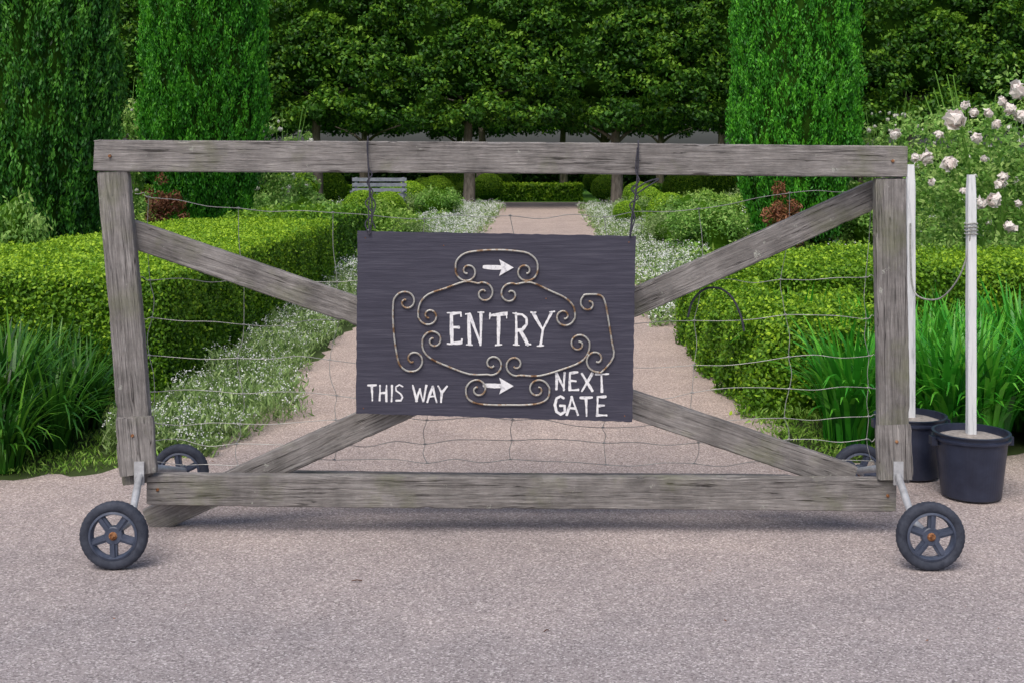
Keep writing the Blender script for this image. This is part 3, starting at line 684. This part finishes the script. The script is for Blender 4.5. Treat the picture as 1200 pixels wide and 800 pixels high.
for a,b in(((524,367),(530,367)),((524,402.5),(530,402.5)),((545.5,368),(550,368)),((546.5,404),(553.5,404)),((560,366),(567,366)),((580.5,404),(588,404)),((601.5,404),(608.5,404)),((601,367),(605,367)),((629.5,405),(637,405)),((574,367),(574,374)),((594,366),(594,373)),((540,366),(540,371)),((541,397),(541,402)),((622,366),(628,366)),((644,365.5),(650,365.5)),((616,404),(622,403))): stroke([a,b],1.7)
o=g.build('lettering',[PAINT]); o['label']='white painted word ENTRY'; par(o,sgn)
g=Geo(); cnt=[0]; w=2.3
for s_ in [[(431,451),(441,450.5)],[(436,451),(436,469)],[(445,451),(445,469)],[(453,451),(453,470)],[(445,460),(453,460)],[(459,451),(459,470)],
    [(472,452.5),(468,450.5),(464,453),(464.5,457),(470,461),(472,465),(470,469),(464,469)],
    [(484,451),(488,470)],[(488,470),(492,455)],[(492,455),(496,470)],[(496,470),(500,451)],
    [(501,471),(507,452)],[(507,452),(512,471)],[(503,464),(510,464)],[(513,452),(518,460)],[(524,452),(518,460),(517,471)]]: stroke(s_,w)
o=g.build('lettering',[PAINT]); o['label']='white painted words THIS WAY'; par(o,sgn)
g=Geo(); cnt=[0]; w=2.7
for s_ in [[(652,456),(652,436)],[(652,436),(661,456)],[(661,457),(661.5,436)],[(668,436),(668,457)],[(668,436.5),(677,436)],[(668,446),(675,446)],[(668,456.5),(678,456)],
    [(682,437),(694,458)],[(694,436.5),(682,458)],[(698,438),(713,437.5)],[(705,438),(705,459)],
    [(661,466),(657,463.5),(652,466),(650,474),(652,482),(657,485),(662,482),(661.5,475),(656,475)],
    [(664,486),(670,464)],[(670,464),(677,486)],[(666,478),(675,478)],[(680,465.5),(694,465)],[(687,465),(687,487)],
    [(700,464.5),(700,487)],[(700,464.5),(710,464)],[(700,475),(708,475)],[(700,486.5),(711,486)]]: stroke(s_,w)
o=g.build('lettering',[PAINT]); o['label']='white painted words NEXT GATE'; par(o,sgn)
for (ux,vy) in((584,313.5),(584,451.5)):
    g=Geo(); cnt=[0]; stroke([(ux-17,vy-.5),(ux+6,vy)],4.4)
    Y=YS-.0045
    V=[sp(ux+1,vy-9.5,Y),sp(ux+18,vy+.3,Y),sp(ux+6,vy+.3,Y),sp(ux+4.0,vy+.3,Y),sp(ux+1,vy+10,Y)]
    g.add(V,[(0,3,2,1),(4,1,2,3)]); par(g.build('arrow',[PAINT]),sgn)
# scrollwork
def spiral(cx,cy,r,a0,dr,turns=1.25,re=2.5,n=26):
    out=[]
    for i in range(n):
        t=i/(n-1); a=math.radians(a0+dr*t*turns*360); rr=r+(re-r)*t**.85
        out.append((cx+rr*math.cos(a),cy+rr*math.sin(a)))
    return out
def iron(path,name='scrollwork'):
    P=[]
    for p in path:
        if not P or math.hypot(p[0]-P[-1][0],p[1]-P[-1][1])>1.2: P.append(p)
    Q=smooth_path(P,3); g=Geo(); tube(g,[at(p[0],p[1],YS-.007) for p in Q],.0036,8)
    par(g.build(name,[IRON],smooth=True),sgn)
mir=lambda P,ax=590:[(2*ax-x,y) for x,y in P]
rv=lambda P:P[::-1]
iron(rv(spiral(476,354,15,180,1))+[(460.5,372),(462,395),(465,415)]+spiral(484,421,17,165,-1))
iron(rv(spiral(690,356,15,0,-1))[:-6]+[(703,346),(709,354),(713,375),(717,400),(719,418)]+spiral(699,421,18,10,1)[3:])
iron(rv(spiral(503,370,13,180,-1))+[(492,356),(502,345),(522,338),(545,330)]+spiral(567,344,14,238,1))
iron(rv(spiral(661,371,13,0,1))+[(672,359),(662,349),(645,341),(622,331)]+spiral(598,345,14,-58,-1))
iron(rv(spiral(508,399,13,180,1))+[(496,410),(505,420),(525,429),(550,438)]+spiral(577,426,14,118,-1))
iron(rv(spiral(678,403,13,0,-1))+[(689,414),(680,424),(660,432),(632,440)]+spiral(604,427,14,62,1))
D_=rv(spiral(548,318,14,180,-1))+[(535,306),(545,297),(562,294),(583,293)]
iron(D_+rv(mir(D_,582))[1:])
E_=rv(spiral(560,456,14,180,1))+[(548,466),(558,472),(576,474),(594,474)]
iron(E_+rv(mir(E_,595))[1:])
# cords
def cord(paths,nm='hanging_cord'):
    g=Geo()
    for p in paths: tube(g,[Vector(q) for q in smooth_path(p,5)],.0028,5)
    par(g.build(nm,[ROPEM]),sgn)
def cpath(l): return [tuple(at(u,v,Y)) for u,v,Y in l]
cord([cpath([(433,276,4.376),(432,250,4.385),(433,225,4.395),(432,203,4.41),(431,180,4.415),(431,162,4.42),(431,161,4.45),(431,163,4.478),(431,180,4.482),(432,210,4.48),(436,240,4.42),(434,274,4.378)]),
      cpath([(433,275,4.374),(428,262,4.38),(436,250,4.385),(428,238,4.39),(437,226,4.4),(430,214,4.4),(436,205,4.41),(432,196,4.41),(430,167,4.412)]),
      cpath([(440,268,4.38),(436,256,4.382),(440,240,4.39),(434,228,4.4)])])
cord([cpath([(738,278,4.376),(741,250,4.385),(745,225,4.395),(747,205,4.41),(748,185,4.415),(748,169,4.42),(748,165,4.45),(748,169,4.478),(748,185,4.482),(747,215,4.47),(742,250,4.42),(739,277,4.378)]),
      cpath([(738,277,4.374),(744,255,4.38),(738,240,4.385),(748,232,4.39),(740,222,4.4),(749,212,4.4),(745,200,4.41),(747,173,4.413)]),
      cpath([(741,225,4.4),(757,214,4.4),(772,210,4.41),(760,218,4.4),(745,228,4.4)])])

# ---------------------------------------------------------------- bucket posts
def bucket(Yc,rt,rb,h,pole_u,pole_v,lab,name='barrier_post'):
    cx=(pole_u-600)*Yc/F; t=empty(name,(cx,Yc,0)); tag(t,lab,'barrier post','stakes set in buckets')
    g=Geo(); lathe(g,[(.001,.012),(rb-.004,.012),(rb,.016),(rt*.985,h-.035),(rt*1.0,h-.035),(rt*1.06,h-.03),(rt*1.07,h-.022),(rt*1.01,h-.018),(rt*1.01,h-.006),(rt*1.07,h-.004),(rt*1.07,h),(rt*.99,h),(rt*.97,h-.03),(rb,.04)],'Z',64,c=(cx,Yc,0))
    par(g.build('bucket',[BUCKET],smooth=False),t)
    g=Geo(); lathe(g,[(rt*.965,h-.03),(rt*.7,h-.018),(rt*.3,h-.012),(.001,h-.010)],'Z',40,c=(cx,Yc,0),mod=lambda k,j:random.uniform(-.004,.004) if 0<k<3 else 0); par(g.build('concrete_fill',[CONC]),t)
    top=at(pole_u,pole_v,Yc)
    g=Geo(); w=.0175; L=top.z-h+.05; V=[];n=14
    for i in range(n):
        s=i/(n-1); x=cx+(top.x-cx)*s; k=.75 if i==n-1 else 1
        z=h-.05+L*s
        for a,b in((-w,-w*.8),(-w*.8,-w),(w*.8,-w),(w,-w*.8),(w,w*.8),(w*.8,w),(-w*.8,w),(-w,w*.8)): V.append((x+a*k+random.uniform(-.0008,.0008),Yc+b*k,z))
    g.add(V,grid_faces(n,8,True)); b0=(n-1)*8
    for f in([0,1,2,3],[0,3,4,7],[4,5,6,7]): g.add(np.zeros((0,3)),np.array([[b0+k for k in f]])-g.n,0,np.zeros(0))
    par(g.build('stake',[WHITEW]),t)
    for sx in(-1,1):
        g=Geo(); boxg(g,(cx+sx*rt*1.08-.012,Yc-.02,h-.055),(cx+sx*rt*1.08+.012,Yc+.02,h-.02)); par(g.build('handle_lug',[BUCKET]),t)
    return t,cx
t1,x1=bucket(4.93,.145,.118,.275,1138,205,'white stake set in a black bucket of concrete')
t2,x2=bucket(5.25,.145,.118,.275,1067,193,'white stake in a black bucket behind the gate post')
g=Geo()
tube(g,[Vector(p) for p in smooth_path([tuple(at(1138,268,4.905)),tuple(at(1133,300,4.93)),tuple(at(1122,328,4.97)),tuple(at(1103,349,5.05)),tuple(at(1082,350,5.15)),tuple(at(1070,338,5.222)),tuple(at(1067,300,5.225)),tuple(at(1067,262,5.225))],6)],.0035,6)
for k in range(4):
    zc=at(1138,262+k*4,4.93).z; tube(g,[Vector((x1+.025*math.cos(a),4.93+.025*math.sin(a),zc+.002*math.sin(a*3))) for a in np.linspace(0,6.3,14)],.003,5)
tag(g.build('rope',[ROPEG]),'thin grey rope slung between two white stakes','rope')

# fallen twigs and leaves
g=Geo()
n=100; P=np.stack([rng.uniform(-3,3,n),rng.uniform(3.4,8,n),np.full(n,.013)],1); leaves(g,P,np.tile([0,0,1.0],(n,1)),.013,.006,jit=.08,tone=.3,tj=.3)
for (u,v,l,a) in((418,683,.035,.1),(640,742,.02,.8)):
    x,y=gx(u,v); tube(g,[(x-l/2*math.cos(a),y-l/2*math.sin(a),.009),(x,y,.012),(x+l/2*math.cos(a),y+l/2*math.sin(a),.009)],.0018,5,t=.1)
tag(g.build('leaf_litter',[DEAD]),'dry brown leaf scraps lying on the gravel','leaf litter',kind='stuff')

# ---------------------------------------------------------------- light, world, camera
W=bpy.data.worlds.new('World'); S.world=W; W.use_nodes=True; nt=W.node_tree
sky=nt.nodes.new('ShaderNodeTexSky'); sky.sky_type='NISHITA'; sky.sun_disc=False
EL,RO=55,200
sky.sun_elevation=math.radians(EL); sky.sun_rotation=math.radians(RO); sky.dust_density=4.5; sky.air_density=0.9
bg=nt.nodes['Background']; bg.inputs['Strength'].default_value=0.15; nt.links.new(sky.outputs[0],bg.inputs['Color'])
ld=bpy.data.lights.new('sun','SUN'); ld.energy=1.9; ld.angle=math.radians(45); ld.color=(1,.97,.92)
sun=bpy.data.objects.new('sun',ld); COL.objects.link(sun)
az=math.radians(RO); dv=Vector((math.sin(az)*math.cos(math.radians(EL)),math.cos(az)*math.cos(math.radians(EL)),math.sin(math.radians(EL))))
sun.rotation_euler=dv.to_track_quat('Z','Y').to_euler()
cd=bpy.data.cameras.new('camera'); cd.sensor_width=36; cd.lens=42.0; cd.shift_y=-(400-HY)/1200; cd.clip_end=1000; cd.clip_start=.05
cam=bpy.data.objects.new('camera',cd); COL.objects.link(cam); cam.location=(0,0,H); cam.rotation_euler=(math.radians(90),0,0)
S.camera=cam
S.view_settings.view_transform='Standard'; S.view_settings.look='None'; S.view_settings.exposure=0
